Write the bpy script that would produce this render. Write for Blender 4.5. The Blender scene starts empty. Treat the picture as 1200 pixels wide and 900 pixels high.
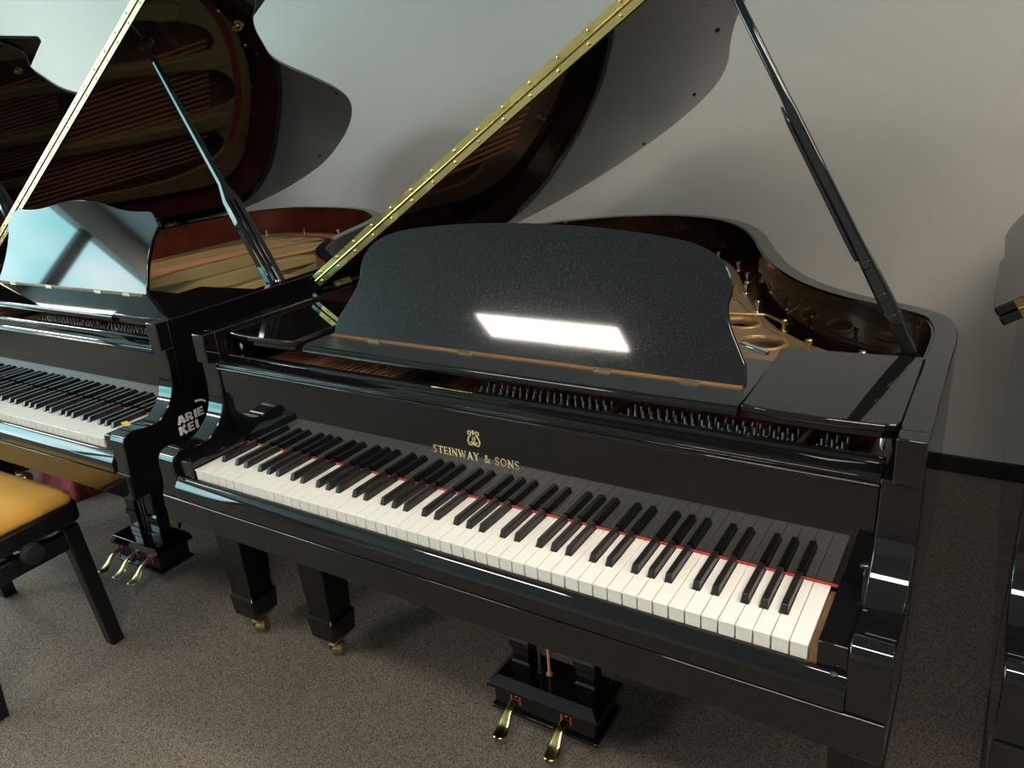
import bpy, bmesh, math, random
from mathutils import Vector, Matrix
random.seed(7)
S = bpy.context.scene
COL = S.collection
PI = math.pi

# ------------------------------------------------------------------ materials
MATS = {}
def mat(name, color, rough=.5, metal=0., spec=.5, coat=0., noise=None, bump=None, rnoise=None, sheen=0.):
    """principled material; noise=(scale, colour2, lo, hi), bump=(scale, strength), rnoise=(scale, r_lo, r_hi)"""
    m = bpy.data.materials.new(name); m.use_nodes = True
    nt = m.node_tree; b = nt.nodes['Principled BSDF']
    b.inputs['Base Color'].default_value = (*color, 1)
    b.inputs['Roughness'].default_value = rough
    b.inputs['Metallic'].default_value = metal
    b.inputs['Specular IOR Level'].default_value = spec
    b.inputs['Coat Weight'].default_value = coat
    if sheen: b.inputs['Sheen Weight'].default_value = sheen
    tc = nt.nodes.new('ShaderNodeTexCoord')
    if noise:
        n = nt.nodes.new('ShaderNodeTexNoise'); n.inputs['Scale'].default_value = noise[0]; n.inputs['Detail'].default_value = 6
        r = nt.nodes.new('ShaderNodeValToRGB'); r.color_ramp.elements[0].position = noise[2]; r.color_ramp.elements[1].position = noise[3]
        r.color_ramp.elements[0].color = (*color, 1); r.color_ramp.elements[1].color = (*noise[1], 1)
        nt.links.new(tc.outputs['Object'], n.inputs['Vector']); nt.links.new(n.outputs['Fac'], r.inputs['Fac'])
        nt.links.new(r.outputs['Color'], b.inputs['Base Color'])
    if rnoise:
        n = nt.nodes.new('ShaderNodeTexNoise'); n.inputs['Scale'].default_value = rnoise[0]; n.inputs['Detail'].default_value = 8
        mr = nt.nodes.new('ShaderNodeMapRange'); mr.inputs['From Min'].default_value = .35; mr.inputs['From Max'].default_value = .7
        mr.inputs['To Min'].default_value = rnoise[1]; mr.inputs['To Max'].default_value = rnoise[2]
        nt.links.new(tc.outputs['Object'], n.inputs['Vector']); nt.links.new(n.outputs['Fac'], mr.inputs['Value'])
        nt.links.new(mr.outputs['Result'], b.inputs['Roughness'])
    if bump:
        n = nt.nodes.new('ShaderNodeTexNoise'); n.inputs['Scale'].default_value = bump[0]; n.inputs['Detail'].default_value = 4
        bp = nt.nodes.new('ShaderNodeBump'); bp.inputs['Strength'].default_value = bump[1]; bp.inputs['Distance'].default_value = .01
        nt.links.new(tc.outputs['Object'], n.inputs['Vector']); nt.links.new(n.outputs['Fac'], bp.inputs['Height'])
        nt.links.new(bp.outputs['Normal'], b.inputs['Normal'])
    MATS[name] = m
    return m
BLACK = mat('black_lacquer', (.0045, .0045, .005), .035, spec=.62)
DESKM = mat('dusty_black_lacquer', (.0075, .009, .010), .05, spec=.5)
def dusty(m):
    nt = m.node_tree; b = nt.nodes['Principled BSDF']; tc = nt.nodes['Texture Coordinate']
    n = nt.nodes.new('ShaderNodeTexNoise'); n.inputs['Scale'].default_value = 750; n.inputs['Detail'].default_value = 2
    r = nt.nodes.new('ShaderNodeMapRange'); r.inputs['From Min'].default_value = .60; r.inputs['From Max'].default_value = .68
    r.inputs['To Min'].default_value = .045; r.inputs['To Max'].default_value = .45
    nt.links.new(tc.outputs['Object'], n.inputs['Vector']); nt.links.new(n.outputs['Fac'], r.inputs['Value']); nt.links.new(r.outputs['Result'], b.inputs['Roughness'])
dusty(DESKM)
SATIN = mat('black_satin_frame', (.006, .006, .007), .35)
EBONY = mat('ebony_key', (.010, .009, .009), .28, noise=(60, (.02, .017, .015), .4, .7))
IVORY = mat('white_key_top', (.80, .77, .71), .28, spec=.45)
WOODK = mat('key_wood', (.30, .17, .07), .5, noise=(40, (.2, .1, .04), .3, .7))
BRASS = mat('polished_brass', (.58, .45, .18), .24, metal=1., rnoise=(18, .12, .3))
AGED = mat('aged_brass', (.50, .38, .20), .3, metal=1., rnoise=(40, .2, .45))
BRONZE = mat('bronze_plate', (.27, .165, .085), .34, metal=.5, noise=(9, (.31, .20, .11), .3, .7))
GOLD = mat('gold_plate', (.60, .46, .20), .36, metal=.4, noise=(8, (.66, .51, .24), .3, .7))
GOLDLEAF = mat('gold_leaf_lettering', (.74, .62, .36), .4, metal=.25)
CHROME = mat('chrome', (.75, .75, .76), .15, metal=1.)
STEEL = mat('steel_pin', (.19, .18, .17), .38, metal=.9)
COPPER = mat('copper_string', (.85, .40, .24), .5, metal=.0)
STRING = mat('steel_string', (.42, .38, .34), .35, metal=.8)
FELT = mat('red_felt', (.55, .04, .045), .95, bump=(700, .3), sheen=.3)
SHELFM = mat('dusty_shelf_lacquer', (.030, .034, .037), .22, noise=(700, (.07, .075, .08), .6, .75))
RINGM = mat('gold_paint_ring', (.44, .27, .10), .38, metal=.6)
MAHOG = mat('mahogany_inner_rim', (.16, .032, .018), .3, noise=(14, (.09, .018, .010), .35, .7))
DARKRIM = mat('dark_inner_rim', (.014, .007, .004), .07, noise=(7, (.006, .003, .002), .35, .7))
SPRUCE = mat('spruce_soundboard', (.30, .12, .07), .4, noise=(20, (.38, .17, .09), .3, .7))
BROWNB = mat('brown_wood_board', (.20, .10, .04), .45, noise=(25, (.28, .15, .06), .3, .7))
YELLOW = mat('yellow_velvet', (.80, .43, .075), .9, noise=(5, (.70, .36, .06), .35, .7), bump=(250, .2))
REDCLOTH = mat('red_crumpled_cloth', (.23, .012, .02), .85, noise=(26, (.08, .004, .008), .4, .65), bump=(30, .9))
DARKBOX = mat('dark_green_grey_case', (.018, .021, .020), .5)
WHITEVINYL = mat('grey_white_vinyl', (.85, .83, .80), .5)
YSTICK = mat('yellow_paper', (.85, .55, .05), .6)
RUBBER = mat('black_rubber', (.008, .008, .008), .7)
PLASTER = mat('painted_wall', (.50, .485, .455), .85, noise=(3, (.51, .495, .465), .3, .7))
CEILM = mat('ceiling_paint', (.62, .64, .64), .9)
BASEM = mat('black_skirting', (.008, .008, .009), .5)
def carpet_mat():
    m = bpy.data.materials.new('speckled_carpet'); m.use_nodes = True; nt = m.node_tree; b = nt.nodes['Principled BSDF']
    b.inputs['Roughness'].default_value = .95; b.inputs['Specular IOR Level'].default_value = .15
    tc = nt.nodes.new('ShaderNodeTexCoord')
    def noise(sc, lo, hi, a, bb, det=3):
        n = nt.nodes.new('ShaderNodeTexNoise'); n.inputs['Scale'].default_value = sc; n.inputs['Detail'].default_value = det
        r = nt.nodes.new('ShaderNodeValToRGB'); r.color_ramp.elements[0].position = lo; r.color_ramp.elements[1].position = hi
        r.color_ramp.elements[0].color = (*a, 1); r.color_ramp.elements[1].color = (*bb, 1)
        nt.links.new(tc.outputs['Object'], n.inputs['Vector']); nt.links.new(n.outputs['Fac'], r.inputs['Fac']); return n, r
    sn = nt.nodes.new('ShaderNodeVectorMath'); sn.operation = 'SNAP'; sn.inputs[1].default_value = (.0021, .0021, .0021)
    n1 = nt.nodes.new('ShaderNodeTexWhiteNoise'); n1.noise_dimensions = '3D'
    nt.links.new(tc.outputs['Object'], sn.inputs[0]); nt.links.new(sn.outputs[0], n1.inputs['Vector'])
    r1 = nt.nodes.new('ShaderNodeValToRGB'); r1.color_ramp.elements[0].position = 0; r1.color_ramp.elements[1].position = 1
    r1.color_ramp.elements[0].color = (.064, .051, .043, 1); r1.color_ramp.elements[1].color = (.29, .243, .208, 1)
    nt.links.new(n1.outputs['Value'], r1.inputs['Fac'])
    n2, r2 = noise(520, .70, .78, (0, 0, 0), (1, 1, 1), 2)
    n3, r3 = noise(2.2, .3, .75, (.88, .88, .88), (1.1, 1.08, 1.05))
    n4, r4 = noise(34, .735, .80, (0, 0, 0), (.5, .5, .5), 9)
    mx = nt.nodes.new('ShaderNodeMix'); mx.data_type = 'RGBA'
    nt.links.new(r2.outputs['Color'], mx.inputs[0]); nt.links.new(r1.outputs['Color'], mx.inputs[6]); mx.inputs[7].default_value = (.42, .42, .42, 1)
    ml = nt.nodes.new('ShaderNodeMix'); ml.data_type = 'RGBA'; ml.blend_type = 'MULTIPLY'; ml.inputs[0].default_value = 1
    nt.links.new(mx.outputs[2], ml.inputs[6]); nt.links.new(r3.outputs['Color'], ml.inputs[7])
    m4 = nt.nodes.new('ShaderNodeMix'); m4.data_type = 'RGBA'
    nt.links.new(r4.outputs['Color'], m4.inputs[0]); nt.links.new(ml.outputs[2], m4.inputs[6]); m4.inputs[7].default_value = (.5, .48, .46, 1)
    nt.links.new(m4.outputs[2], b.inputs['Base Color'])
    return m
CARPET = carpet_mat()
def emit(name, col, st):
    m = bpy.data.materials.new(name); m.use_nodes = True; nt = m.node_tree; nt.nodes.clear()
    e = nt.nodes.new('ShaderNodeEmission'); e.inputs['Color'].default_value = (*col, 1); e.inputs['Strength'].default_value = st
    o = nt.nodes.new('ShaderNodeOutputMaterial'); nt.links.new(e.outputs[0], o.inputs[0]); return m

# ------------------------------------------------------------------ geometry helpers
class MB:
    def __init__(s): s.bm = bmesh.new()
    def poly_prism(s, pts, f, a, b):
        """extrude 2-D polygon pts; f(u,v,w) -> xyz, w from a to b"""
        A = [s.bm.verts.new(f(u, v, a)) for u, v in pts]; B = [s.bm.verts.new(f(u, v, b)) for u, v in pts]
        n = len(pts)
        s.bm.faces.new(A); s.bm.faces.new(B[::-1])
        for i in range(n): s.bm.faces.new((A[i], B[i], B[(i+1) % n], A[(i+1) % n]))
        return s
    def xz(s, pts, y0, y1): return s.poly_prism(pts, lambda u, v, w: (u, w, v), y0, y1)
    def yz(s, pts, x0, x1): return s.poly_prism(pts, lambda u, v, w: (w, u, v), x0, x1)
    def xy(s, pts, z0, z1): return s.poly_prism(pts, lambda u, v, w: (u, v, w), z0, z1)
    def box(s, x0, x1, y0, y1, z0, z1): return s.xy([(x0, y0), (x1, y0), (x1, y1), (x0, y1)], z0, z1)
    def rings(s, rs, cap=True, closed=False):
        R = [[s.bm.verts.new(p) for p in r] for r in rs]
        n = len(R[0]); m = len(R)
        for i in range(m if closed else m-1):
            a, b = R[i], R[(i+1) % m]
            for j in range(n): s.bm.faces.new((a[j], a[(j+1) % n], b[(j+1) % n], b[j]))
        if cap and not closed:
            s.bm.faces.new(R[0][::-1]); s.bm.faces.new(R[-1])
        return s
    def frustum(s, secs):
        """secs: (cx, cy, z, wx, wy) square sections"""
        return s.rings([[(cx-wx/2, cy-wy/2, z), (cx+wx/2, cy-wy/2, z), (cx+wx/2, cy+wy/2, z), (cx-wx/2, cy+wy/2, z)] for cx, cy, z, wx, wy in secs])
    def lathe(s, prof, c=(0, 0, 0), axis='z', n=20):
        out = []
        for r, h in prof:
            ring = []
            for k in range(n):
                t = 2*PI*k/n; a, b = r*math.cos(t), r*math.sin(t)
                p = (a, b, h) if axis == 'z' else ((h, a, b) if axis == 'x' else (b, h, a))
                ring.append((c[0]+p[0], c[1]+p[1], c[2]+p[2]))
            out.append(ring)
        return s.rings(out)
    def tube(s, path, r, n=8, flat=1.):
        path = [Vector(p) for p in path]; rs = r if isinstance(r, (list, tuple)) else [r]*len(path); out = []
        for i, p in enumerate(path):
            d = (path[min(i+1, len(path)-1)] - path[max(i-1, 0)]).normalized()
            up = Vector((0, 0, 1)) if abs(d.z) < .9 else Vector((0, 1, 0))
            a = d.cross(up).normalized(); b = a.cross(d).normalized()
            out.append([tuple(p + a*rs[i]*math.cos(2*PI*k/n) + b*rs[i]*flat*math.sin(2*PI*k/n)) for k in range(n)])
        return s.rings(out)
    def bar(s, path, wids, thk, side):
        """rectangular bar along path; side = width direction"""
        path = [Vector(p) for p in path]; side = Vector(side).normalized(); out = []
        for i, p in enumerate(path):
            d = (path[min(i+1, len(path)-1)] - path[max(i-1, 0)]).normalized()
            nrm = d.cross(side).normalized(); w = wids[i]/2; t = (thk[i] if isinstance(thk, (list, tuple)) else thk)/2
            out.append([tuple(p+side*w+nrm*t), tuple(p-side*w+nrm*t), tuple(p-side*w-nrm*t), tuple(p+side*w-nrm*t)])
        return s.rings(out)
    def done(s, name, m, parent=None, bevel=0., smooth=35, xf=None, seg=2):
        bmesh.ops.recalc_face_normals(s.bm, faces=s.bm.faces)
        me = bpy.data.meshes.new(name)
        if xf is not None: s.bm.transform(xf)
        s.bm.to_mesh(me); s.bm.free()
        me.materials.append(m)
        if smooth:
            me.polygons.foreach_set('use_smooth', [True]*len(me.polygons)); me.set_sharp_from_angle(angle=math.radians(smooth))
        o = bpy.data.objects.new(name, me); COL.objects.link(o)
        if parent: o.parent = parent
        if bevel:
            md = o.modifiers.new('edge', 'BEVEL'); md.width = bevel; md.segments = seg; md.limit_method = 'ANGLE'; md.angle_limit = math.radians(40)
            md.harden_normals = False
        return o
def catmull(pts, n=8, closed=False):
    P = [Vector(p) for p in pts]; out = []; m = len(P)
    for i in range(m if closed else m-1):
        g = lambda k: P[k % m] if closed else P[max(0, min(m-1, k))]
        p0, p1, p2, p3 = g(i-1), g(i), g(i+1), g(i+2)
        for k in range(n):
            t = k/n
            out.append(.5*((2*p1)+(-p0+p2)*t+(2*p0-5*p1+4*p2-p3)*t*t+(-p0+3*p1-3*p2+p3)*t**3))
    if not closed: out.append(P[-1])
    return [tuple(p) for p in out]
def resample(pts, step):
    P = [Vector(p) for p in pts]; L = [0]
    for a, b in zip(P, P[1:]): L.append(L[-1]+(b-a).length)
    n = max(2, round(L[-1]/step)); out = []; j = 0
    for k in range(n+1):
        t = L[-1]*k/n
        while j < len(L)-2 and L[j+1] < t: j += 1
        f = (t-L[j])/max(1e-9, L[j+1]-L[j]); out.append(tuple(P[j].lerp(P[j+1], min(1, f))))
    return out
def offset(path, d):
    """offset open 2-D path to its left (d>0)"""
    out = []
    for i, p in enumerate(path):
        a = Vector(path[max(0, i-1)]); b = Vector(path[min(len(path)-1, i+1)]); t = (b-a).normalized()
        out.append((p[0]-t.y*d, p[1]+t.x*d))
    return out
def rrect(x0, x1, y0, y1, r, n=5, corners=(1, 1, 1, 1)):
    out = []
    for (cx, cy, a0, on, px, py) in ((x0+r, y0+r, PI, corners[0], x0, y0), (x1-r, y0+r, 1.5*PI, corners[1], x1, y0), (x1-r, y1-r, 0, corners[2], x1, y1), (x0+r, y1-r, .5*PI, corners[3], x0, y1)):
        if not on: out.append((px, py)); continue
        for k in range(n+1):
            t = a0+.5*PI*k/n; out.append((cx+r*math.cos(t), cy+r*math.sin(t)))
    return out
def plate_from_curve(name, m, parent, outer, holes, z, thick, bev):
    cu = bpy.data.curves.new(name, 'CURVE'); cu.dimensions = '2D'; cu.fill_mode = 'BOTH'; cu.extrude = thick/2; cu.bevel_depth = bev; cu.bevel_resolution = 2
    for ring in [outer]+holes:
        sp = cu.splines.new('POLY'); sp.points.add(len(ring)-1); sp.use_cyclic_u = True
        for p, q in zip(sp.points, ring): p.co = (q[0], q[1], 0, 1)
    t = bpy.data.objects.new('tmp', cu); COL.objects.link(t)
    dg = bpy.context.evaluated_depsgraph_get(); me = bpy.data.meshes.new_from_object(t.evaluated_get(dg))
    bpy.data.objects.remove(t); bpy.data.curves.remove(cu)
    me.transform(Matrix.Translation((0, 0, z))); me.name = name
    me.materials.clear(); me.materials.append(m)
    me.polygons.foreach_set('use_smooth', [True]*len(me.polygons)); me.set_sharp_from_angle(angle=math.radians(40))
    o = bpy.data.objects.new(name, me); COL.objects.link(o); o.parent = parent
    return o
def tag(o, label=None, cat=None, group=None, kind=None):
    if label: o['label'] = label
    if cat: o['category'] = cat
    if group: o['group'] = group
    if kind: o['kind'] = kind
    return o
def empty(name, loc=(0, 0, 0), rz=0.):
    o = bpy.data.objects.new(name, None); COL.objects.link(o); o.location = loc; o.rotation_euler = (0, 0, rz); o.empty_display_size = .1
    return o
def copy_tree(o, parent=None, skip=()):
    c = o.copy(); COL.objects.link(c); c.parent = parent
    for ch in list(o.children):
        if ch.name.split('.')[0] in skip: continue
        copy_tree(ch, c, skip)
    return c

# ------------------------------------------------------------------ glyph strokes (flat raised lettering)
def arc(cx, cy, rx, ry, a0, a1, n=10):
    return [(cx+rx*math.cos(math.radians(a0+(a1-a0)*k/n)), cy+ry*math.sin(math.radians(a0+(a1-a0)*k/n))) for k in range(n+1)]
def ser(x, y, w=.13): return ([(x-w, y), (x+w, y)], .05)
T_, t_ = .16, .075     # thick and thin strokes of the roman letters, unit cap height
ROMAN = {
 'S': (.62, [(arc(.31, .74, .22, .22, 20, 180, 8)+[(.13, .62), (.3, .51), (.46, .42)]+arc(.29, .25, .23, .23, 20, -170, 9), .125), ([(.52, .82), (.53, .98)], .05), ([(.08, .02), (.07, .24)], .05)]),
 'T': (.70, [([(.35, 0), (.35, .97)], T_), ([(.03, .95), (.67, .95)], t_), ([(.05, .96), (.05, .76)], .05), ([(.65, .96), (.65, .76)], .05), ser(.35, .02, .15)]),
 'E': (.62, [([(.14, 0), (.14, 1)], T_), ([(.05, .96), (.54, .96)], t_), ([(.05, .04), (.56, .04)], t_), ([(.14, .52), (.44, .52)], t_), ([(.53, .98), (.53, .78)], .05), ([(.56, .02), (.56, .24)], .05), ([(.44, .42), (.44, .62)], .05)]),
 'I': (.32, [([(.16, 0), (.16, 1)], T_), ser(.16, .02, .14), ser(.16, .98, .14)]),
 'N': (.82, [([(.14, 0), (.14, 1)], t_), ([(.12, .96), (.68, .04)], T_), ([(.69, 0), (.69, 1)], t_), ser(.14, .02), ser(.69, .98), ser(.09, .98, .09)]),
 'W': (1.1, [([(.1, 1), (.36, .02)], T_), ([(.36, .02), (.57, .9)], t_), ([(.53, .98), (.78, .02)], T_), ([(.78, .02), (1.0, 1)], t_), ser(.1, .98), ser(1.0, .98), ser(.52, .98, .08)]),
 'A': (.80, [([(.12, 0), (.40, .98)], t_), ([(.38, .98), (.68, 0)], T_), ([(.22, .34), (.56, .34)], t_), ser(.12, .02), ser(.68, .02)]),
 'Y': (.76, [([(.1, 1), (.38, .48)], T_), ([(.38, .48), (.64, 1)], t_), ([(.38, 0), (.38, .5)], T_), ser(.38, .02), ser(.1, .98), ser(.64, .98)]),
 'O': (.84, [(arc(.42, .5, .33, .44, 0, 360, 24), .13)]),
 '&': (.84, [([(.76, .55), (.62, .22), (.40, .05), (.22, .05), (.12, .2), (.18, .4), (.42, .6), (.46, .8), (.36, .94), (.24, .84), (.26, .68), (.5, .3), (.78, .03)], .11)]),
 ' ': (.42, []),
}
B_ = .36
BOLD = {
 'A': (.86, [([(.12, 0), (.40, 1)], B_), ([(.46, 1), (.74, 0)], B_), ([(.2, .26), (.66, .26)], .18)]),
 'R': (.82, [([(.13, 0), (.13, 1)], B_), ([(.13, .9), (.45, .9)]+arc(.46, .68, .18, .21, 80, -80, 6)+[(.13, .46)], .2), ([(.40, .44), (.68, 0)], B_)]),
 'I': (.38, [([(.19, 0), (.19, 1)], B_)]),
 'E': (.72, [([(.13, 0), (.13, 1)], B_), ([(.1, .9), (.62, .9)], .2), ([(.1, .5), (.58, .5)], .19), ([(.1, .1), (.64, .1)], .2)]),
 'K': (.84, [([(.13, 0), (.13, 1)], B_), ([(.2, .42), (.64, 1)], B_), ([(.3, .56), (.70, 0)], B_)]),
}
def glyphs(text, table, m, parent, name, origin, ux, uy, height, track=.06, total=None, depth=.0006):
    """lay strokes on a plane spanned by ux, uy; origin = lower left"""
    ux = Vector(ux).normalized(); uy = Vector(uy).normalized(); nz = ux.cross(uy); mb = MB(); adv = 0.
    full = sum(table[c][0]+track for c in text)-track; sx = (total/full if total else height)
    for c in text:
        w, strokes = table[c]
        for pts, th in strokes:
            P = [Vector(((adv+x)*sx, y*height)) for x, y in pts]; th2 = th*height*.5
            for i in range(len(P)-1):
                d = (P[i+1]-P[i]).normalized(); nn = Vector((-d.y, d.x))*th2; e = d*th2*.35 if len(P) > 2 else d*0
                quad = [P[i]-e+nn, P[i]-e-nn, P[i+1]+e-nn, P[i+1]+e+nn]
                mb.poly_prism([(q.x, q.y) for q in quad], lambda u, v, ww: tuple(Vector(origin)+ux*u+uy*v+nz*ww), 0, depth)
        adv += w+track
    return mb.done(name, m, parent, smooth=0)

# ------------------------------------------------------------------ keyboard
K = .0235; ZK = .73; YB = .1425
BLK = []                                   # (boundary index, offset in m)
for i in range(1, 52):
    o_ = (i-2) % 7                         # boundary i lies left of white key i; C is index 2 (mod 7)
    off = {1: -.0021, 2: .0021, 4: -.0030, 5: 0., 6: .0030}.get(o_)
    if off is not None: BLK.append((i, off))
def make_keys(root):
    bw = .0058                             # half width of black key base
    cen = {i: i*K+off for i, off in BLK}
    for k in range(52):
        x0, x1 = k*K+.0005, (k+1)*K-.0005; yn = .0505
        l = cen[k]+bw+.0009 if k in cen else x0; r = cen[k+1]-bw-.0009 if (k+1) in cen else x1
        pts = [(x0, 0), (x1, 0)]
        if r < x1: pts += [(x1, yn), (r, yn), (r, YB)]
        else: pts += [(x1, YB)]
        if l > x0: pts += [(l, YB), (l, yn), (x0, yn)]
        else: pts += [(x0, YB)]
        mb = MB().xy(pts, ZK-.0035, ZK)
        pts2 = [(min(max(x, x0+.0006), x1-.0006), max(y, .0012)) for x, y in pts]
        mb.xy(pts2, ZK-.023, ZK-.0036)
        mb.done('white_key', IVORY, root, bevel=.0006, smooth=0)
    for i, off in BLK:
        c = i*K+off; mb = MB()
        mb.rings([[(c-.0056, .0515, ZK-.004), (c+.0056, .0515, ZK-.004), (c+.0050, .0525, ZK+.003), (c-.0050, .0525, ZK+.003)][:0] or
                  [(c-.0057, .0512, ZK-.004), (c+.0057, .0512, ZK-.004), (c+.0057, YB, ZK-.004), (c-.0057, YB, ZK-.004)],
                 [(c-.0055, .0518, ZK+.001), (c+.0055, .0518, ZK+.001), (c+.0055, YB, ZK+.001), (c-.0055, YB, ZK+.001)],
                 [(c-.0046, .0570, ZK+.0118), (c+.0046, .0570, ZK+.0118), (c+.0046, YB, ZK+.0118), (c-.0046, YB, ZK+.0118)]])
        mb.done('black_key', EBONY, root, bevel=.0012, smooth=0)

# ------------------------------------------------------------------ the grand piano
XL, XR = -.101, 1.321
ZR = .976
MAIN_R = [(1.321, .16), (1.321, .30), (1.321, .45), (1.321, .585), (1.311, .665), (1.287, .722), (1.235, .765), (1.15, .812), (1.075, .869), (1.003, .950), (.928, 1.075), (.852, 1.245), (.776, 1.435), (.687, 1.595), (.570, 1.710), (.402, 1.769), (.226, 1.745), (.091, 1.672), (-.010, 1.575), (-.075, 1.45), (-.101, 1.30), (-.101, 1.1), (-.101, .8), (-.101, .5), (-.101, .16)]
LEFT_R = [(1.321, .16), (1.321, .30), (1.321, .50), (1.321, .66), (1.305, .745), (1.240, .822), (1.151, .886), (1.064, .967), (.990, 1.087), (.930, 1.244), (.875, 1.404), (.797, 1.575), (.663, 1.697), (.500, 1.775), (.300, 1.805), (.10, 1.795), (-.03, 1.711), (-.09, 1.56), (-.101, 1.38), (-.101, 1.1), (-.101, .8), (-.101, .5), (-.101, .16)]

def arm_profile():
    pts = [(.24, .60), (-.024, .60), (-.022, .615), (-.0185, .660), (-.0150, .705), (-.0145, .733), (-.0105, .747), (-.002, .7565), (.012, .7600), (.028, .7585), (.050, .7545), (.077, .7555), (.101, .7695), (.118, .786), (.129, .803), (.1355, .822), (.139, .845), (.1405, .870), (.1395, .900), (.1395, .9112), (.24, .9112)]
    a = catmull(pts[3:19], 4)
    return pts[:3]+a+pts[19:]

def build_piano(style):
    main = style == 'main'
    RP = MAIN_R if main else LEFT_R
    root = empty('grand_piano')
    path = resample(catmull(RP, 8), .02)
    inner = offset(path, .036 if main else .036)
    # --- rim wall : outer black shell with polished top
    mb = MB()
    mb.rings([[(a[0], a[1], .60), (b[0], b[1], .60), (b[0], b[1], ZR), (a[0], a[1], ZR)] for a, b in zip(path, inner)])
    for s in (0, 1):
        x0, x1 = (XR-.036, XR) if s else (XL, XL+.036)
        mb.box(x0, x1, .1295, .162, .911, ZR)
    rim = mb.done('rim', BLACK, root, bevel=.0022, smooth=30)
    # --- inner rim veneer
    in2 = offset(path, .0362); in3 = offset(path, .040)
    sel = [i for i, p in enumerate(path) if p[1] > .46]
    MB().rings([[(in2[i][0], in2[i][1], .79), (in3[i][0], in3[i][1], .79), (in3[i][0], in3[i][1], ZR-.004), (in2[i][0], in2[i][1], ZR-.004)] for i in sel]).done('inner_rim_veneer', DARKRIM if main else MAHOG, root, smooth=60)
    # --- soundboard
    ins = [p for p in offset(path, .037) if p[1] > .42]
    MB().xy(ins[::2], .795, .80).done('soundboard', SPRUCE, root, smooth=0)
    # --- key bed, slip, blocks
    MB().box(XL+.0008, XR-.0008, -.0235, .60, .602, .661).done('keybed', BLACK, root, bevel=.0018)
    slip = [(-.0225, .663), (-.0232, .6850), (-.0228, .6875), (-.0218, .6898), (-.0115, .7055), (-.0098, .7073), (-.0075, .7084), (-.0035, .7090), (-.0028, .7080), (-.0028, .663)]
    ks = MB().yz(slip, -.0500, 1.2720).done('key_slip', BLACK, root, bevel=.0008, smooth=60)
    if main:
        for xx in (-.034, 1.256): MB().lathe([(.0045, 0), (.0045, .0012), (.003, .0018)], (xx, -.0125, .7082)).done('screw', STEEL, ks)
    for s in (0, 1):
        x0, x1 = (XR-.0505, XR) if s else (XL, XL+.0505)
        MB().yz(arm_profile(), x0+.0004, x1-.0004).done('arm', BLACK, root, bevel=.0022, smooth=30)
        a, b = (1.2240+.009, 1.2702) if s else (-.0502, -.0030)
        MB().yz([(.0, .664), (-.0028, .740), (-.0012, .7445), (.1425, .7445), (.1425, .664)], a, b).done('cheek_block', BLACK, root, bevel=.0015)
    MB().box(1.2228, 1.2322, .004, YB, .664, .722).done('key_frame_end', WOODK, root)
    MB().box(-.0025, 1.2235, .006, YB, .664, .704).done('key_frame', WOODK, root)
    make_keys(root)
    # --- fallboard
    MB().box(-.0495, 1.2700, .1445, .162, .7330, .8970).done('fallboard', BLACK, root, bevel=.0015)
    fb = [c for c in root.children if c.name.startswith('fallboard')][0]
    MB().box(-.0495, 1.2700, .1427, .1450, .7290, .7330).done('felt_strip', FELT, root, smooth=0)
    for xx in ((1.2560,) if main else ()):
        MB().box(xx+.006, xx+.0125, .141, .1445, .742, .772).box(xx+.001, xx+.0125, .1395, .1445, .772, .777).done('fallboard_clip', CHROME, fb, bevel=.0006)
    if main:
        glyphs('STEINWAY & SONS', ROMAN, GOLDLEAF, fb, 'gold_lettering', (.5250, .1442, .8075), (1, 0, 0), (0, 0, 1), .0150, .10, .1860)
        # lyre emblem
        e = [(([(-.15, .80), (-.30, .93), (-.47, .84), (-.44, .66), (-.27, .64), (-.22, .76)]), .10), (([(-.24, .62), (-.42, .40), (-.52, .12), (-.42, -.16), (-.20, -.20), (-.14, -.02), (-.28, .06)]), .11),
             ([(0, .66), (0, 1.0)], .13), ([(-.22, .55), (.22, .55)], .08), ([(-.26, -.32), (0, -.20), (.26, -.32)], .12), ([(-.3, -.36), (.3, -.36)], .09), ([(-.16, -.2), (-.12, -.38)], .12)]
        L = []
        for pts, th in e:
            L.append((pts, th))
            if any(abs(x) > .01 for x, y in pts): L.append(([(-x, y) for x, y in pts], th))
        L += [(arc(0, .32, .13, .15, 0, 360, 10), .07), ([(-.07, -.2), (-.07, .55)], .04), ([(.07, -.2), (.07, .55)], .04), ([(0, -.3), (0, .2)], .08)]
        glyphs('L', {'L': (1, L)}, GOLDLEAF, fb, 'lyre_emblem', (.6190, .1442, .8415), (1, 0, 0), (0, 0, 1), .0245, 0)
    # --- name rail above the fallboard
    rp = [(.1450, .8960), (.1395, .8965), (.1370, .8985), (.1370, .9015), (.1390, .9035), (.1435, .9040), (.1440, .9062), (.1415, .9075), (.1415, .9095), (.1440, .9110), (.1520, .9130), (.1600, .9150), (.1740, .9165), (.1755, .9185), (.1790, .9205), (.1900, .9205), (.1930, .9180), (.1930, .8850), (.165, .8850), (.165, .8960)]
    rail = MB().yz(rp, -.0495, 1.2705).done('name_rail', BLACK, root, bevel=.0006, smooth=50)
    if main: MB().box(.510, .602, .1755, .1930, .9203, .9228).done('latch_plate', BRASS, rail, bevel=.0008)
    else: MB().box(.30, .37, .1755, .1930, .9203, .9228).done('latch_plate', BRASS, rail, bevel=.0008)
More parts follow.
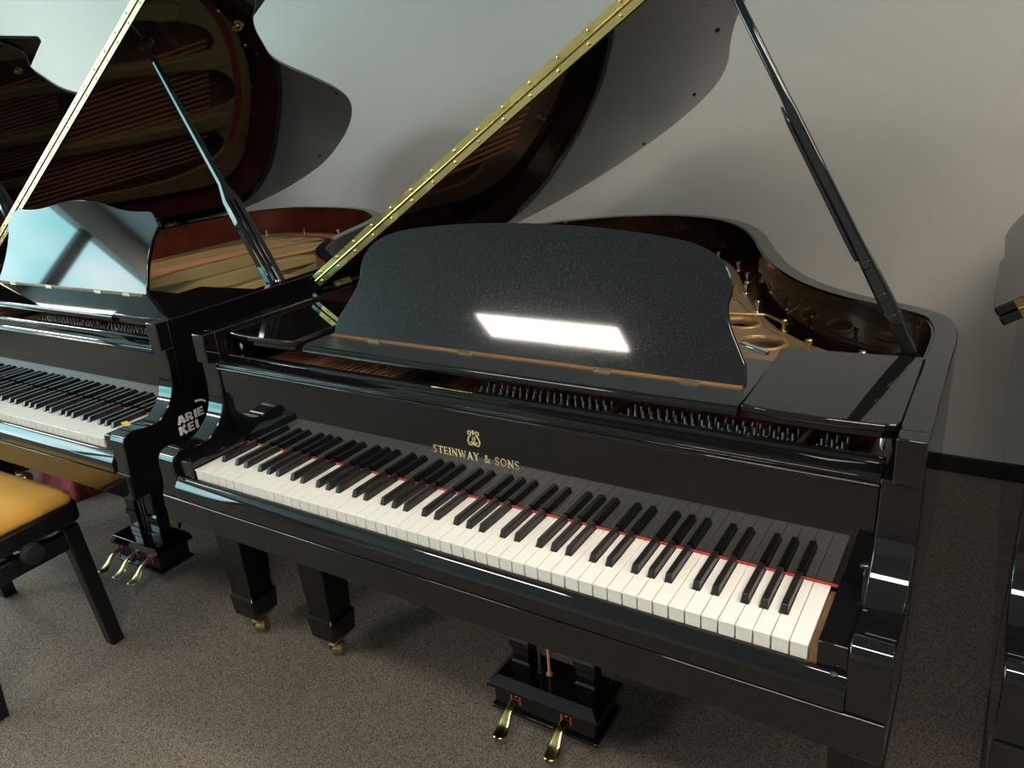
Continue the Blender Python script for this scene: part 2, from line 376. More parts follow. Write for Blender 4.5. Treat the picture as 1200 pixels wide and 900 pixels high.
    # --- side flats either side of the desk
    for s in (0, 1):
        def fx(x): return x if s else 1.222-x
        base = [(1.0735, .187), (1.0640, .458), (1.070, .463), (1.2780, .4830), (1.2838, .478), (1.2838, .205), (1.2790, .191), (1.262, .1850), (1.20, .1810), (1.12, .1815)]
        pts = [(fx(x), y) for x, y in base]
        c = (sum(p[0] for p in pts)/len(pts), sum(p[1] for p in pts)/len(pts))
        fl = MB().xy(pts, .9560, .9680).done('side_flat', BLACK, root, bevel=.0025)
        low = [(c[0]+(x-c[0])*.95, c[1]+(y-c[1])*.95+.004) for x, y in pts]
        MB().xy(low, .9420, .9562).done('flat_underframe', BLACK, fl, bevel=.003)
        w = fx(1.2838); MB().box(min(w, fx(1.2760)), max(w, fx(1.2760)), .2120, .4600, .900, .9420).done('side_support', BLACK, fl)
        MB().lathe([(.004, 0), (.004, .016), (.0028, .018)], (fx(1.262), .205, .924)).done('screw', CHROME, fl)
    # --- iron plate
    def ang(pts): return pts
    outl = [p for p in offset(path, .078 if main else .085) if p[1] > .475]
    outl = outl[::2]
    outer = [(XR-.044, .212)]+[(min(x, XR-.05), y) for x, y in outl]+[(XL+.044, .212)]
    holes = []
    def hole(pts): holes.append(resample(catmull(pts, 5, True), .012))
    def ell(cx, cy, a, b, rot=0.):
        c, s_ = math.cos(rot), math.sin(rot)
        return [(cx+a*math.cos(t)*c-b*math.sin(t)*s_, cy+a*math.cos(t)*s_+b*math.sin(t)*c) for t in [2*PI*k/22 for k in range(22)]]
    if main:
        rings = [(.865, .905, .042, .036), (.948, .775, .047, .044), (1.075, .655, .036, .03)]
        for cx, cy, a, b in rings: holes.append(ell(cx, cy, a, b, -.3))
        bays = [[(.03, .56), (.18, .56), (.22, .95), (.20, 1.30), (.10, 1.34), (.03, 1.2)], [(.24, .56), (.42, .56), (.46, 1.0), (.43, 1.50), (.30, 1.56), (.27, 1.2)],
                [(.48, .56), (.66, .56), (.66, 1.0), (.62, 1.40), (.52, 1.50), (.50, 1.1)], [(.72, .56), (.86, .56), (.82, .75), (.76, .95), (.71, 1.1), (.71, .8)]]
    else:
        rings = [(1.02, .86, .05, .035), (1.12, .74, .04, .032)]
        for cx, cy, a, b in rings: holes.append(ell(cx, cy, a, b, -.6))
        bays = [[(.03, .56), (.18, .56), (.24, .95), (.27, 1.45), (.16, 1.60), (.04, 1.3)], [(.25, .56), (.44, .56), (.48, 1.0), (.52, 1.50), (.38, 1.62), (.31, 1.2)],
                [(.50, .56), (.68, .56), (.70, 1.0), (.70, 1.38), (.60, 1.48), (.54, 1.1)], [(.74, .56), (.92, .56), (.90, .75), (.84, 1.0), (.76, 1.22), (.74, .8)]]
    for b in bays: holes.append(resample(catmull(b, 4, True), .03))
    PM = BRONZE if main else GOLD
    zp = .862
    plate = plate_from_curve('iron_plate', PM, root, outer, holes, zp, .008, .003)
    zt = zp+.007
    for cx, cy, a, b in rings:
        e = ell(cx, cy, a+.004, b+.004, -.3 if main else -.6)
        mb = MB(); R = []
        for i, p in enumerate(e):
            d = Vector((p[0]-cx, p[1]-cy)).normalized()
            R.append([(p[0]+d.x*.006*math.cos(t), p[1]+d.y*.006*math.cos(t), zt+.004*math.sin(t)) for t in [2*PI*k/8 for k in range(8)]])
        mb.rings(R, closed=True).done('plate_ring', RINGM if main else GOLD, plate, smooth=80)
    # struts
    sw = [((.215, .47), (.26, 1.46)), ((.46, .47), (.50, 1.56)), ((.695, .47), (.675, 1.36))] if main else [((.215, .47), (.30, 1.60)), ((.475, .47), (.57, 1.56)), ((.71, .47), (.745, 1.30)), ((.955, .47), (.93, .98))]
    for (x0, y0), (x1, y1) in sw:
        L = [0, .12, .3, .6, .82, .9, 1.0]; wd = [.06, .048, .040, .040, .060, .085, .06] if not main else [.03, .024, .02, .02, .028, .045, .05]
        hh = [.004, .024, .040, .040, .030, .018, .006]
        mb = MB(); R = []
        for l, w, h in zip(L, wd, hh):
            x, y = x0+(x1-x0)*l, y0+(y1-y0)*l
            R.append([(x-w/2, y, zt-.004), (x+w/2, y, zt-.004), (x+w*.42, y, zt+h), (x-w*.42, y, zt+h)])
        mb.rings(R).done('strut', PM, plate, bevel=.003)
    # plate edge bolts / lugs
    bolts = [(.971, .870), (1.051, .745), (.875, 1.005), (.800, 1.17), (.769, 1.290), (.705, 1.424), (1.16, .70), (.60, 1.56), (.43, 1.62), (.23, 1.60)] if main else [(1.10, .84), (.99, .98), (.90, 1.12), (.84, 1.28), (.76, 1.46), (.63, 1.62), (.45, 1.68), (.22, 1.70), (.06, 1.62)]
    for x, y in bolts:
        MB().lathe([(.010, 0), (.010, .003), (.0055, .004), (.0055, .018), (.008, .019), (.008, .027), (.0065, .029)], (x, y, zt-.001), n=12).done('plate_bolt', AGED if (x > .95 and main) else CHROME, plate)
    if main:
        # cast relief lettering strip and lower apron along the bentside
        MB().bar([(.938, .655, zt+.032), (1.000, .620, zt+.030)], [.016, .012], .010, (0.5, .85, 0)).done('capo_bar', CHROME, plate, bevel=.002)
        MB().tube([(.700, .985, zt), (.80, .965, zt+.002), (.90, .985, zt+.001), (.965, 1.0-.075, zt)], .0045, 8, .8).done('cast_rib', RINGM, plate)
        MB().tube([(.735, 1.30, zt), (.80, 1.10, zt+.001), (.90, .93, zt), (1.00, .80, zt), (1.13, .71, zt)], .004, 8, .7).done('cast_rib', BRONZE, plate)
        mb = MB()
        for k in range(7):
            a = k/6; x, y = .790-.035*a, 1.10+.14*a
            mb.box(x-.012, x+.010, y-.006, y-.002, zt, zt+.003).box(x-.012, x-.006, y-.006, y+.006, zt, zt+.003)
        mb.done('cast_relief', AGED, plate, smooth=0)
    # bridge and felt and strings
    br = resample(catmull([(1.10, .66), (.95, .80), (.83, 1.0), (.72, 1.2), (.56, 1.36), (.36, 1.45)], 6), .03)
    mb = MB(); o1, o2 = offset(br, .012), offset(br, -.012)
    mb.rings([[(a[0], a[1], .802), (b[0], b[1], .802), (b[0], b[1], .838), (a[0], a[1], .838)] for a, b in zip(o1, o2)]).done('bridge', BROWNB, root, bevel=.002)
    MB().box(.545, 1.235, .338, .390, zt-.002, zt+.023).done('string_felt', FELT, root, smooth=0)
    if not main:
        fb1 = resample(catmull([(.86, 1.30), (.74, 1.47), (.58, 1.58), (.38, 1.64), (.2, 1.62)], 6), .03)
        o1, o2 = offset(fb1, .016), offset(fb1, -.016)
        MB().rings([[(a[0], a[1], zt-.002), (b[0], b[1], zt-.002), (b[0], b[1], zt+.006), (a[0], a[1], zt+.006)] for a, b in zip(o1, o2)]).done('string_felt', FELT, root, smooth=0)
    mb = MB()
    for k in range(96):
        a = k/95; x0 = .56+.66*a; y0 = .30; x1 = .40+.68*a; y1 = (1.46-.80*a**.8)
        mb.bar([(x0, y0, zt+.010), (x0*.9+x1*.1, .46, zt+.012), (x1, y1, zt-.012)], [.0012]*3, .0012, (1, 0, 0))
    tag(mb.done('steel_strings', STRING, root, smooth=0), kind='stuff')
    mb = MB()
    for k in range(23):
        a = k/22; x0 = -.030+.36*a; x1 = .14+.50*a; y1 = 1.50-.10*abs(a-.3)
        mb.bar([(x0, .212, zt+.016), (x0+.02, .44, zt+.018), (x1, y1, zt+.006)], [.0052]*3, .0045, (1, 0, 0))
    tag(mb.done('bass_strings', COPPER, root, smooth=0), kind='stuff')
    MB().box(-.050, .440, .222, .47, zt-.001, zt+.002).done('under_string_dark_strip', RUBBER, root, smooth=0)  # dark strip added for contrast, so gaps between the bass strings read dark
    # web ribs across the pin block
    for x0, x1 in ((.475, .505), (.815, .850), (1.135, 1.165), (.34, .36)):
        MB().bar([(x0, .222, zt+.006), (x1, .46, zt+.012)], [.010, .012], .016, (1, 0, 0)).done('web_rib', PM, plate, bevel=.002)
    # tuning pins
    pts = []
    for k in range(46):
        x = .545+.0145*k
        if any(abs(x-c) < .013 for c in (.832, 1.150, .490)): continue
        for r in range(3): pts.append((x+.004*r+random.uniform(-.0012, .0012), .262+.020*r+random.uniform(-.002, .002)))
    def pin(mb, x, y):
        mb.lathe([(.0034, 0), (.0034, .013), (.0030, .0135), (.0027, .022), (.0018, .023)], (x, y, zt-.001), n=8)
        mb.lathe([(.0046, .003), (.0046, .009)], (x, y, zt-.001), n=8)
        return mb
    pts.sort(key=lambda p: (p[0] < .56, p[1]))
    proto = pin(MB(), 0, 0).done('tuning_pin', STEEL, plate, smooth=50); first = True
    for x, y in pts[:100]:
        c = proto if first else proto.copy()
        if not first: COL.objects.link(c)
        c.location = (x, y, 0); c.rotation_euler = (random.uniform(-.05, .02), random.uniform(-.03, .03), 0) if False else (0, 0, 0); first = False
    mb = MB()
    for x, y in pts[100:]: pin(mb, x, y)
    tag(mb.done('tuning_pin', STEEL, plate, smooth=50), kind='stuff')
    # --- music desk
    yd = .282
    sh = [(.203, .9385), (.2000, .9410), (.1995, .9500), (.2005, .9535), (.2025, .9553), (.2060, .9560), (.42, .9560), (.42, .9385)]
    x0, x1 = (.158, 1.0640) if main else (.165, 1.045)
    shelf = MB().yz([(y, z) for y, z in sh], x0, x1).done('desk_shelf', BLACK, root, bevel=.001, smooth=50)
    if main: MB().box(x0+.002, x1-.002, .2060, .418, .9558, .9565).done('dusty_shelf_top', SHELFM, shelf)
    MB().box(.235, .250, .24, .40, .930, .9385).box(.97, .985, .24, .40, .930, .9385).done('shelf_runner', BLACK, shelf)
    if main:
        half = [(.0, .253), (.10, .251), (.19, .245), (.28, .235), (.335, .222), (.372, .202), (.391, .176), (.396, .150), (.394, .126), (.402, .097), (.420, .064), (.437, .034), (.442, .0)]
        cx = .611; by, bz = yd, .9562; tilt = 65
    else:
        half = [(.0, .267), (.06, .264), (.12, .252), (.18, .240), (.235, .235), (.280, .236), (.300, .232), (.318, .214), (.331, .195), (.322, .168), (.316, .140), (.314, .09), (.320, .043), (.330, .0)]
        cx = .560; by, bz = .376, .9562; tilt = 65; half = [(a_*1.157, b_) for a_, b_ in half]
    hp = catmull(half[:-1], 5)+[half[-1]]
    prof = [(cx+a, b) for a, b in hp][::-1]+[(cx-a, b) for a, b in hp[1:]]
    ta = math.radians(tilt); ey = Vector((0, math.cos(ta), math.sin(ta))); en = Vector((0, math.sin(ta), -math.cos(ta)))
    MB().poly_prism(prof, lambda u, v, w: tuple(Vector((u, by, bz))+ey*v+en*w), 0, .012).done('music_desk', DESKM if main else BLACK, root, bevel=.0022, smooth=30)
    desk = [c for c in root.children if c.name.startswith('music_desk')][-1]
    W = half[-1][0]
    MB().box(cx-W+.004, cx+W-.004, by-.010, by-.001, .9560, .9592).done('desk_lip', BROWNB, desk)
    for f in (-.72, -.2, .45, .8): MB().box(cx+f*W-.016, cx+f*W+.016, by-.0115, by-.0095+.001, .9565, .9606).done('desk_hinge', AGED, desk)
    MB().bar([(cx, by+.115, .9560), (cx, by+.105, 1.12)], [.02, .02], .008, (1, 0, 0)).done('desk_strut', BLACK, desk)
    # --- lid
    th = math.radians(32.)
    LX = Matrix.Translation((-.1, 0, .98)) @ Matrix.Rotation(-th, 4, 'Y')
    yh = .505
    lo = offset(path, -.014)
    lp = [(x+.1, y) for x, y in lo if y > yh+.02]
    lp = [(1.436, yh)]+lp[::2]+[(-.013, yh)]
    if not main:
        lp = [(1.436, yh), (1.436, .66), (1.425, .75), (1.37, .845), (1.295, .884), (1.241, .928), (1.184, .993), (1.109, 1.086), (1.053, 1.202), (.986, 1.378), (.916, 1.55), (.854, 1.667), (.77, 1.764), (.658, 1.843), (.521, 1.901), (.344, 1.928), (.198, 1.867), (.09, 1.767), (.02, 1.645), (-.013, 1.50), (-.013, yh)]
        lp = lp[:1]+resample(catmull(lp[1:-1], 6), .03)+lp[-1:]
    lid = MB().poly_prism(lp, lambda u, v, w: (u, v, w), 0, .017).done('lid', BLACK, root, bevel=.003, smooth=30, xf=LX)
    MB().xy(rrect(-.013, 1.436, yh, yh+.405, .02, 5, (0, 0, 1, 1)), .0185, .0355).done('lid_flap', BLACK, lid, bevel=.003, smooth=30, xf=LX)
    HM = BRASS
    mb = MB().box(.02, 1.43, yh-.0018, yh, .0015, .0155).box(.02, 1.43, yh-.0018, yh, .0215, .0345)
    mb.tube([(.02, yh-.002, .0182), (1.43, yh-.002, .0182)], .0032, 10)
    for k in range(19):
        x = .04+k*.075
        for z, dx in ((.0085, 0), (.028, .012)): mb.lathe([(.0036, .0), (.0036, -.0012), (.002, -.0018)], (x+dx, yh-.0018, z), axis='y', n=10)
    mb.done('piano_hinge', HM, lid, xf=LX, smooth=50)
    def under(r, y, prof, name, m, n=14):
        MB().lathe([(a, -h) for a, h in prof], (r, y, 0), n=n).done(name, m, lid, xf=LX)
    for r, y in ([(1.005, 1.037), (.734, 1.536), (.45, 1.72)] if main else [(.887, 1.574), (.415, 1.843), (1.13, 1.0)]):
        under(r, y, [(.0055, -.0005), (.0055, .003), (.003, .004)], 'lid_bumper', RUBBER)
    MB().lathe([(.006, -.0), (.006, .008), (.003, .009)], (1.40, yh+.38, .0355), n=10).done('lid_bumper', RUBBER, lid, xf=LX)
    if not main:
        under(1.256, .846, [(.019, -.0005), (.019, .003), (.012, .005), (.012, .009), (.005, .011)], 'lid_lock', BRASS, 18)
    under(1.176, .575, [(.026, -.0005), (.026, .004), (.020, .008), (.012, .009)], 'prop_cup', BLACK, 18)
    for yy in (.60, 1.25):
        MB().box(-.016, .004, yy-.03, yy+.03, -.010, .012).tube([(-.0115, yy-.03, -.004), (-.0115, yy+.03, -.004)], .006, 8).done('lid_hinge', AGED, lid, xf=LX)
    top = LX @ Vector((1.176, .575, -.004))
    if main:
        f = Vector((1.272, .500, .948)); d = top-f
        P = lambda t, dx=0, dy=0: tuple(f+d*t+Vector((dx, dy, 0)))
        n = d.normalized(); side = Vector((0, 1, 0)); side = (side-n*side.dot(n)).normalized(); nr = n.cross(side)
        prop = MB().bar([P(0), P(.10), P(.16), P(.24), P(.30), P(.62), P(.66), P(1)], [.016, .021, .022, .021, .017, .015, .014, .013], [.018, .024, .024, .022, .019, .017, .015, .013], tuple(side)).done('lid_prop', BLACK, root, bevel=.004, smooth=40, seg=3)
        a = f-nr*.020
        Q = lambda t: tuple(f+d*t+nr*.0125)
        MB().bar([Q(.26), Q(.30), Q(.40), Q(.60), Q(.64)], [.013, .013, .012, .011, .010], [.006, .008, .008, .008, .004], tuple(side)).done('short_prop', BLACK, prop, bevel=.002, smooth=40)
        for t in (.115, .165, .245):
            MB().bar([tuple(f+d*(t-.010)-side*.0105+nr*.001), tuple(f+d*(t+.010)-side*.0105+nr*.001)], [.006, .006], .016, tuple(side)).done('prop_notch', BLACK, prop, bevel=.0028, seg=3)
        MB().box(1.258, 1.2845, .486, .512, .936, .958).done('prop_hinge', CHROME, prop, bevel=.002)
    else:
        f = Vector((1.285, .540, .955)); d = top-f
        n = d.normalized(); side = Vector((0, 1, 0)); side = (side-n*side.dot(n)).normalized(); nr = n.cross(side)
        P = lambda t, o=0, p=0: tuple(f+d*t+side*o+nr*p)
        wl = [.052, .052, .050, .046, .018, .016, .013]
        prop = MB().bar([P(0), P(.12), P(.25), P(.36), P(.43), P(.7), P(1)], wl, [.020, .022, .022, .020, .016, .014, .011], tuple(side)).done('lid_prop', BLACK, root, bevel=.003, smooth=40)
        for o in (-.009, .006):
            MB().bar([P(.03, o, -.0125), P(.36, o, -.0125)], [.007, .007], .005, tuple(side)).done('short_prop', BLACK, prop, bevel=.0015)
        MB().bar([P(.02, -.012, -.0135), P(.02, .012, -.0135), ][:0] or [P(.00, 0, -.0145), P(.08, 0, -.0145)], [.006, .006], .004, tuple(side)).done('prop_hinge', CHROME, prop)
        MB().box(1.262, 1.2845, .520, .562, .936, .958).done('prop_hinge', BLACK, prop, bevel=.002)
    # --- legs
    ins = .020 if main else .028
    ly = .315 if main else .275
    legs = [(-.061+ins, ly), (1.283-ins, ly), (.42, 1.42)]
    for i, (cx_, cy_) in enumerate(legs):
        leg = MB().frustum([(cx_, cy_, .602, .112, .112), (cx_, cy_, .56, .110, .110), (cx_, cy_, .175, .078, .078), (cx_, cy_, .155, .080, .080), (cx_, cy_, .147, .090, .090), (cx_, cy_, .088, .082, .082), (cx_, cy_, .066, .050, .050)]).done('leg', BLACK, root, bevel=.002, smooth=20)
        a = random.uniform(.2, 1.2) if not main else (.55, 1.1, 2.0)[i]
        X = Matrix.Translation((cx_, cy_, 0)) @ Matrix.Rotation(a, 4, 'Z')
        mb = MB().lathe([(.012, .070), (.012, .056), (.020, .054), (.020, .050)], (0, 0, 0), n=14)
        mb.bar([(-.017, .000, .052), (-.017, .012, .030), (-.017, .016, .018)], [.030, .026, .016], .004, (0, .8, .3)); mb.bar([(.017, .000, .052), (.017, .012, .030), (.017, .016, .018)], [.030, .026, .016], .004, (0, .8, .3))
        mb.box(-.019, .019, -.013, .013, .048, .054)
        cs = mb.done('castor', AGED, leg, xf=X, bevel=.001)
        MB().lathe([(.010, -.0145), (.0215, -.0135), (.023, -.010), (.023, .010), (.0215, .0135), (.010, .0145)], (0, .014, .0235), axis='x', n=24).done('wheel', AGED, leg, xf=X)
    # --- pedal lyre
    if main: lx0, lx1, ly0, ly1 = .472, .752, .305, .440
    else: lx0, lx1, ly0, ly1 = .568, .800, .290, .420
    cxl = (lx0+lx1)/2
    mb = MB().frustum([(cxl, (ly0+ly1)/2, .057, lx1-lx0-.004, ly1-ly0-.004), (cxl, (ly0+ly1)/2, .066, lx1-lx0-.004, ly1-ly0-.004)])
    mb.frustum([(cxl, (ly0+ly1)/2, .066, lx1-lx0-.020, ly1-ly0-.020), (cxl, (ly0+ly1)/2, .121, lx1-lx0-.020, ly1-ly0-.020)])
    mb.frustum([(cxl, (ly0+ly1)/2, .121, lx1-lx0+.006, ly1-ly0+.006), (cxl, (ly0+ly1)/2, .131, lx1-lx0+.006, ly1-ly0+.006), (cxl, (ly0+ly1)/2, .150, lx1-lx0-(.034 if main else .012), ly1-ly0-(.034 if main else .012))])
    lyre = mb.done('pedal_lyre', BLACK, root, bevel=.0015, smooth=20)
    for xc in ((.531, .699) if main else (.632, .740)):
        yc = .380 if main else .365
        MB().frustum([(xc, yc, .150, .050, .046), (xc, yc, .166, .050, .046), (xc, yc, .172, .044, .040), (xc, yc, .205, .044, .040), (xc, yc, .211, .054, .048), (xc, yc, .228, .054, .048), (xc, yc, .236, .046, .040), (xc, yc, .602, .058, .046)]).done('lyre_post', BLACK, lyre, bevel=.0015, smooth=20)
    for j, xr in enumerate((.575, .600) if main else (.665, .685, .705)):
        MB().lathe([(.0032, .150), (.0032, .602)], (xr, ly0+.067, 0), n=8).lathe([(.0075, .148), (.0075, .153)], (xr, ly0+.067, 0), n=12).done('pedal_rod', COPPER if (main and j == 1) else STEEL, lyre)
    for xp in ((.540, .672) if main else (.594, .671, .748)):
        y0, y1 = ly0+.012, ly0-.083
        zz = .100; path_ = [(0, .040, .0), (0, .0, .001), (0, -.020, .0), (0, -.040, -.010), (0, -.058, -.028), (0, -.074, -.038), (0, -.086, -.040), (0, -.093, -.040)]
        ws = [.0085, .0085, .009, .0105, .0140, .0170, .0155, .008]; R = []
        for (dx, dy, dz), w in zip(path_, ws):
            R.append([(xp+w*math.cos(t), y0+dy, zz+dz+.0042*math.sin(t)) for t in [2*PI*k/12 for k in range(12)]])
        ped = MB().rings(R).done('pedal', BRASS if main else AGED, lyre, smooth=80)
        yf = ly0+.0098; w = .013
        MB().box(xp-w, xp+w, yf-.003, yf, .111, .1135).box(xp-w, xp-w+.0025, yf-.003, yf, .088, .111).box(xp+w-.0025, xp+w, yf-.003, yf, .088, .111).done('felt_bushing', FELT, ped, smooth=0)
    # lyre braces
    mb = MB()
    for xx in (cxl-.05, cxl+.05): mb.tube([(xx, .43, .14), (xx, .58, .602)], .005, 8)
    mb.done('lyre_brace', SATIN, lyre)
    if not main:
        # lettering on the treble side and small note on the cheek block
        rm = [c for c in root.children if c.name.split('.')[0] == 'rim'][-1]
        glyphs('ARIE', BOLD, WHITEVINYL, rm, 'white_lettering', (XR+.0003, .1265, .7265), (0, 1, .02), (0, -.0, 1), .0205, .04, .0780)
        glyphs('KEI', BOLD, WHITEVINYL, rm, 'white_lettering', (XR+.0003, .1265, .7000), (0, 1, .02), (0, 0, 1), .0215, .04, .0560)
        mb = MB()
        A = [(.188+.03*math.cos(t), .742+.022*math.sin(t)) for t in [math.radians(a_) for a_ in range(95, 29, -8)]]
        for p, q in zip(A, A[1:]): mb.poly_prism([(p[0], p[1]), (q[0], q[1]), (q[0], q[1]+.005), (p[0], p[1]+.005)], lambda u, v, w: (XR+.0003+w, u, v), 0, .0006)
        mb.done('white_arc_mark', WHITEVINYL, rm, smooth=0)
        MB().xy([(1.208, .058), (1.244, .046), (1.250, .058), (1.214, .071)], .7447, .7452).done('yellow_sticker', YSTICK, root, smooth=0)
    return root

P_main = build_piano('main')
tag(P_main, 'black grand piano with bronze plate and gold lettering, nearest and largest, two brass pedals', 'piano', 'row of grand pianos')
P_left = build_piano('left')
P_left.location = (-1.5539, -.0268, .0084); P_left.rotation_euler = (0, 0, .0256)
tag(P_left, 'black grand piano with mahogany inner rim and gold plate, behind the yellow stool', 'piano', 'row of grand pianos')
SKIP = ('white_key', 'black_key', 'tuning_pin', 'steel_strings', 'gold_lettering', 'lyre_emblem', 'white_lettering', 'white_arc_mark', 'yellow_sticker', 'felt_strip', 'string_felt')
P_far = copy_tree(P_left, None, SKIP)
P_far.location = (-3.2921, .2631, .008); P_far.rotation_euler = (0, 0, -.0268)
tag(P_far, 'black grand piano at the far left edge, only its raised lid showing', 'piano', 'row of grand pianos')
P_right = copy_tree(P_main, None, SKIP)
P_right.location = (1.5310, .035, 0); P_right.rotation_euler = (0, 0, .0100)
for c_ in P_right.children:
    if c_.name.split('.')[0] in ('lid', 'lid_prop'): c_.location = (-.030, .14, 0)
tag(P_right, 'black grand piano cut off by the right edge of the photo', 'piano', 'row of grand pianos')

# ------------------------------------------------------------------ stool
def build_stool():
    root = empty('piano_stool', (-.965, -.115, 0), math.radians(2.5))
    X0, X1, Y0, Y1 = -.285, .305, -.175, .175
    fr = MB().xy(rrect(X0-.01, X1, Y0, Y1, .035, 5), .415, .468).done('seat_frame', SATIN, root, bevel=.006, smooth=40)
    # padded seat
    mb = MB(); R = []
    for ins, z in ((.0, .468), (-.004, .478), (-.001, .490), (.010, .500), (.035, .5055), (.09, .5075)):
        R.append([(x, y, z) for x, y in rrect(X0-.002+ins, X1-.012-ins, Y0+.008+ins, Y1-.008-ins, .03, 5)])
    mb.rings(R).done('seat_cushion', YELLOW, root, smooth=80)
    for sx in (-1, 1):
        xx = .265 if sx > 0 else -.265
        for sy in (-1, 1):
            yt, yb = sy*.140, sy*.168
            xb = xx+sx*.015
            MB().rings([[(xb-.017, yb-.020, 0), (xb+.017, yb-.020, 0), (xb+.017, yb+.020, 0), (xb-.017, yb+.020, 0)], [(xx-.019, yt-.023, .400), (xx+.019, yt-.023, .400), (xx+.019, yt+.023, .400), (xx-.019, yt+.023, .400)]]).done('leg', SATIN, root, bevel=.004)
        MB().box(xx-.014, xx+.014, -.125, .125, .335, .385).done('end_rail', SATIN, root, bevel=.003)
    MB().box(-.25, .25, -.012, .012, .345, .375).done('long_rail', SATIN, root, bevel=.003)
    for sx in (-1, 1):
        mb = MB()
        for a, b in ((-.10, .06), (.10, -.06)): mb.bar([(sx*.235, a, .375), (sx*.235, b, .415)], [.012, .012], .006, (1, 0, 0))
        mb.done('lift_scissor', STEEL, root)
    kn = MB().lathe([(.006, .275), (.006, .322), (.024, .324), (.0275, .329), (.0275, .345), (.024, .351), (.010, .353)], (0, .035-.03, .408), axis='x', n=22).done('height_knob', RUBBER, root, smooth=50)
    MB().lathe([(.011, .305), (.011, .323)], (0, .005, .408), axis='x', n=14).done('knob_collar', CHROME, kn)
    return root
tag(build_stool(), 'black framed piano stool with padded yellow velvet seat and round side knob', 'stool')

# ------------------------------------------------------------------ things under the left piano
mb = MB(); n = 22; V = []
bm = mb.bm
for i in range(n+1):
    row = []
    for j in range(n+1):
        u, v = i/n, j/n; e = min(u, 1-u, v, 1-v)
        h = .10*min(1, e*9)**.5*(.85+.10*math.sin(9*u+4*v)+.07*math.sin(21*v-6*u)+.04*math.sin(37*u))
        row.append(bm.verts.new((-.22+.44*u, -.16+.32*v, h)))
    V.append(row)
for i in range(n):
    for j in range(n): bm.faces.new((V[i][j], V[i+1][j], V[i+1][j+1], V[i][j+1]))
base = [V[i][0] for i in range(n+1)]+[V[n][j] for j in range(1, n+1)]+[V[i][n] for i in range(n-1, -1, -1)]+[V[0][j] for j in range(n-1, 0, -1)]
bm.faces.new(base[::-1])
o = mb.done('folded_blanket', REDCLOTH, smooth=80); o.scale = (.92, .85, .9); o.location = (-1.845, .675, 0); o.rotation_euler = (0, 0, -.15)
tag(o, 'crumpled dark red blanket on the carpet under the left grand piano', 'blanket')

# ------------------------------------------------------------------ room
def struct(o): o['kind'] = 'structure'; return o
X0, X1, Y0, Y1, H = -5.0, 4.2, -5.6, 2.12, 2.9
struct(MB().box(X0-.2, X1+.2, Y0-.2, Y1+.2, -.1, 0).done('floor', CARPET, smooth=0))
struct(MB().box(X0-.2, X1+.2, Y0-.2, Y1+.2, H, H+.1).done('ceiling', CEILM, smooth=0))
struct(MB().box(X0-.2, X1+.2, Y1, Y1+.15, 0, H).done('wall_back', PLASTER, smooth=0))
struct(MB().box(X0-.2, X1+.2, Y0-.15, Y0, 0, H).done('wall_front', PLASTER, smooth=0))
struct(MB().box(X1, X1+.15, Y0, Y1, 0, H).done('wall_right', PLASTER, smooth=0))
WY0, WY1, WZ0, WZ1 = -4.46, 1.14, .75, 2.66
w = MB().box(X0-.15, X0, Y0, WY0, 0, H).box(X0-.15, X0, WY1, Y1, 0, H).box(X0-.15, X0, WY0, WY1, 0, WZ0).box(X0-.15, X0, WY0, WY1, WZ1, H)
struct(w.done('wall_left', PLASTER, smooth=0))
mb = MB()
for yy in (WY0, WY0+1.37, WY0+2.74, WY0+4.11, WY1-.10): mb.box(X0-.10, X0-.03, yy, yy+.10, WZ0, WZ1)
mb.box(X0-.10, X0-.03, WY0, WY1, WZ0, WZ0+.07)
struct(mb.done('window_1', SATIN, smooth=0))
struct(MB().box(X0, X1, Y1-.014, Y1, 0, .066).done('baseboard_back', BASEM, bevel=.003))
struct(MB().box(X1-.014, X1, Y0, Y1-.014, 0, .066).done('baseboard_right', BASEM, bevel=.003))
struct(MB().box(X0, X0+.014, Y0, Y1-.014, 0, .066).done('baseboard_left', BASEM, bevel=.003))

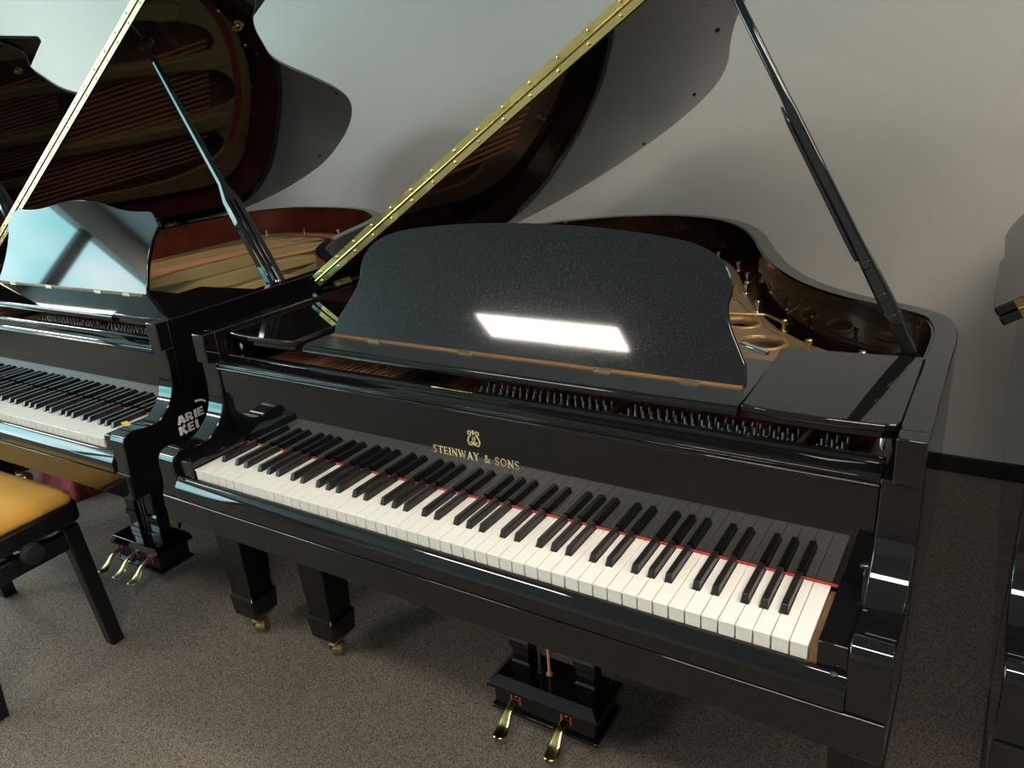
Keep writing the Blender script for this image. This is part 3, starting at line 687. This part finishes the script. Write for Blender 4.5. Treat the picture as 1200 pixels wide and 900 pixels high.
# ceiling lights
PANEL = emit('light_panel', (1.0, .91, .80), 21.)
def ceiling_light(x, y, lx, ly, lab):
    r = empty('ceiling_light', (x, y, H-.03))
    MB().box(-lx/2-.02, lx/2+.02, -ly/2-.02, ly/2+.02, .006, .03).done('light_housing', CEILM, r, smooth=0)
    MB().box(-lx/2, lx/2, -ly/2, ly/2, 0, .006).done('diffuser', PANEL, r, smooth=0)
    tag(r, lab, 'ceiling light', 'ceiling light panels')
for (x, y, lab) in ((-1.31, -2.84, 'long ceiling light panel mirrored in the music desk'), (1.45, -1.50, 'ceiling light panel almost over the camera'),
                    (-4.2, -2.52, 'ceiling light panel near the window wall'), (2.5, .05, 'added ceiling light panel brightening the right wall'), (-4.2, .25, 'ceiling light panel above the far left piano')):  # the panel by the right wall is added to brighten that wall
    ceiling_light(x, y, 1.13, .29, lab)

# world: daylight sky with clouds, seen through the window
wd = bpy.data.worlds.new('sky'); S.world = wd; wd.use_nodes = True; nt = wd.node_tree; nt.nodes.clear()
out = nt.nodes.new('ShaderNodeOutputWorld'); bg = nt.nodes.new('ShaderNodeBackground'); tc = nt.nodes.new('ShaderNodeTexCoord')
ns = nt.nodes.new('ShaderNodeTexNoise'); ns.inputs['Scale'].default_value = 5; ns.inputs['Detail'].default_value = 6
rp = nt.nodes.new('ShaderNodeValToRGB'); rp.color_ramp.elements[0].position = .40; rp.color_ramp.elements[1].position = .66
rp.color_ramp.elements[0].color = (.18, .57, .62, 1); rp.color_ramp.elements[1].color = (.76, .93, .93, 1)
nt.links.new(tc.outputs['Generated'], ns.inputs['Vector']); nt.links.new(ns.outputs['Fac'], rp.inputs['Fac']); nt.links.new(rp.outputs['Color'], bg.inputs['Color'])
bg.inputs['Strength'].default_value = 4.0; nt.links.new(bg.outputs[0], out.inputs[0])
# light portal at the window
pl = bpy.data.lights.new('window_portal', 'AREA'); pl.shape = 'RECTANGLE'; pl.size = WZ1-WZ0; pl.size_y = WY1-WY0; pl.cycles.is_portal = True
po = bpy.data.objects.new('window_portal', pl); COL.objects.link(po); po.location = (X0-.16, (WY0+WY1)/2, (WZ0+WZ1)/2); po.rotation_euler = (0, -PI/2, 0)

# ------------------------------------------------------------------ camera
cam = bpy.data.cameras.new('camera'); co = bpy.data.objects.new('camera', cam); COL.objects.link(co)
co.location = (1.371, -.8629, 1.4142); co.rotation_euler = (1.2132, .0724, .5549)
cam.sensor_width = 36; cam.lens = 914.2/1200*36; cam.clip_start = .02
S.camera = co
S.view_settings.view_transform = 'Standard'; S.view_settings.look = 'None'; S.view_settings.gamma = 1; S.view_settings.use_curve_mapping = False
S.view_settings.exposure = 1.3
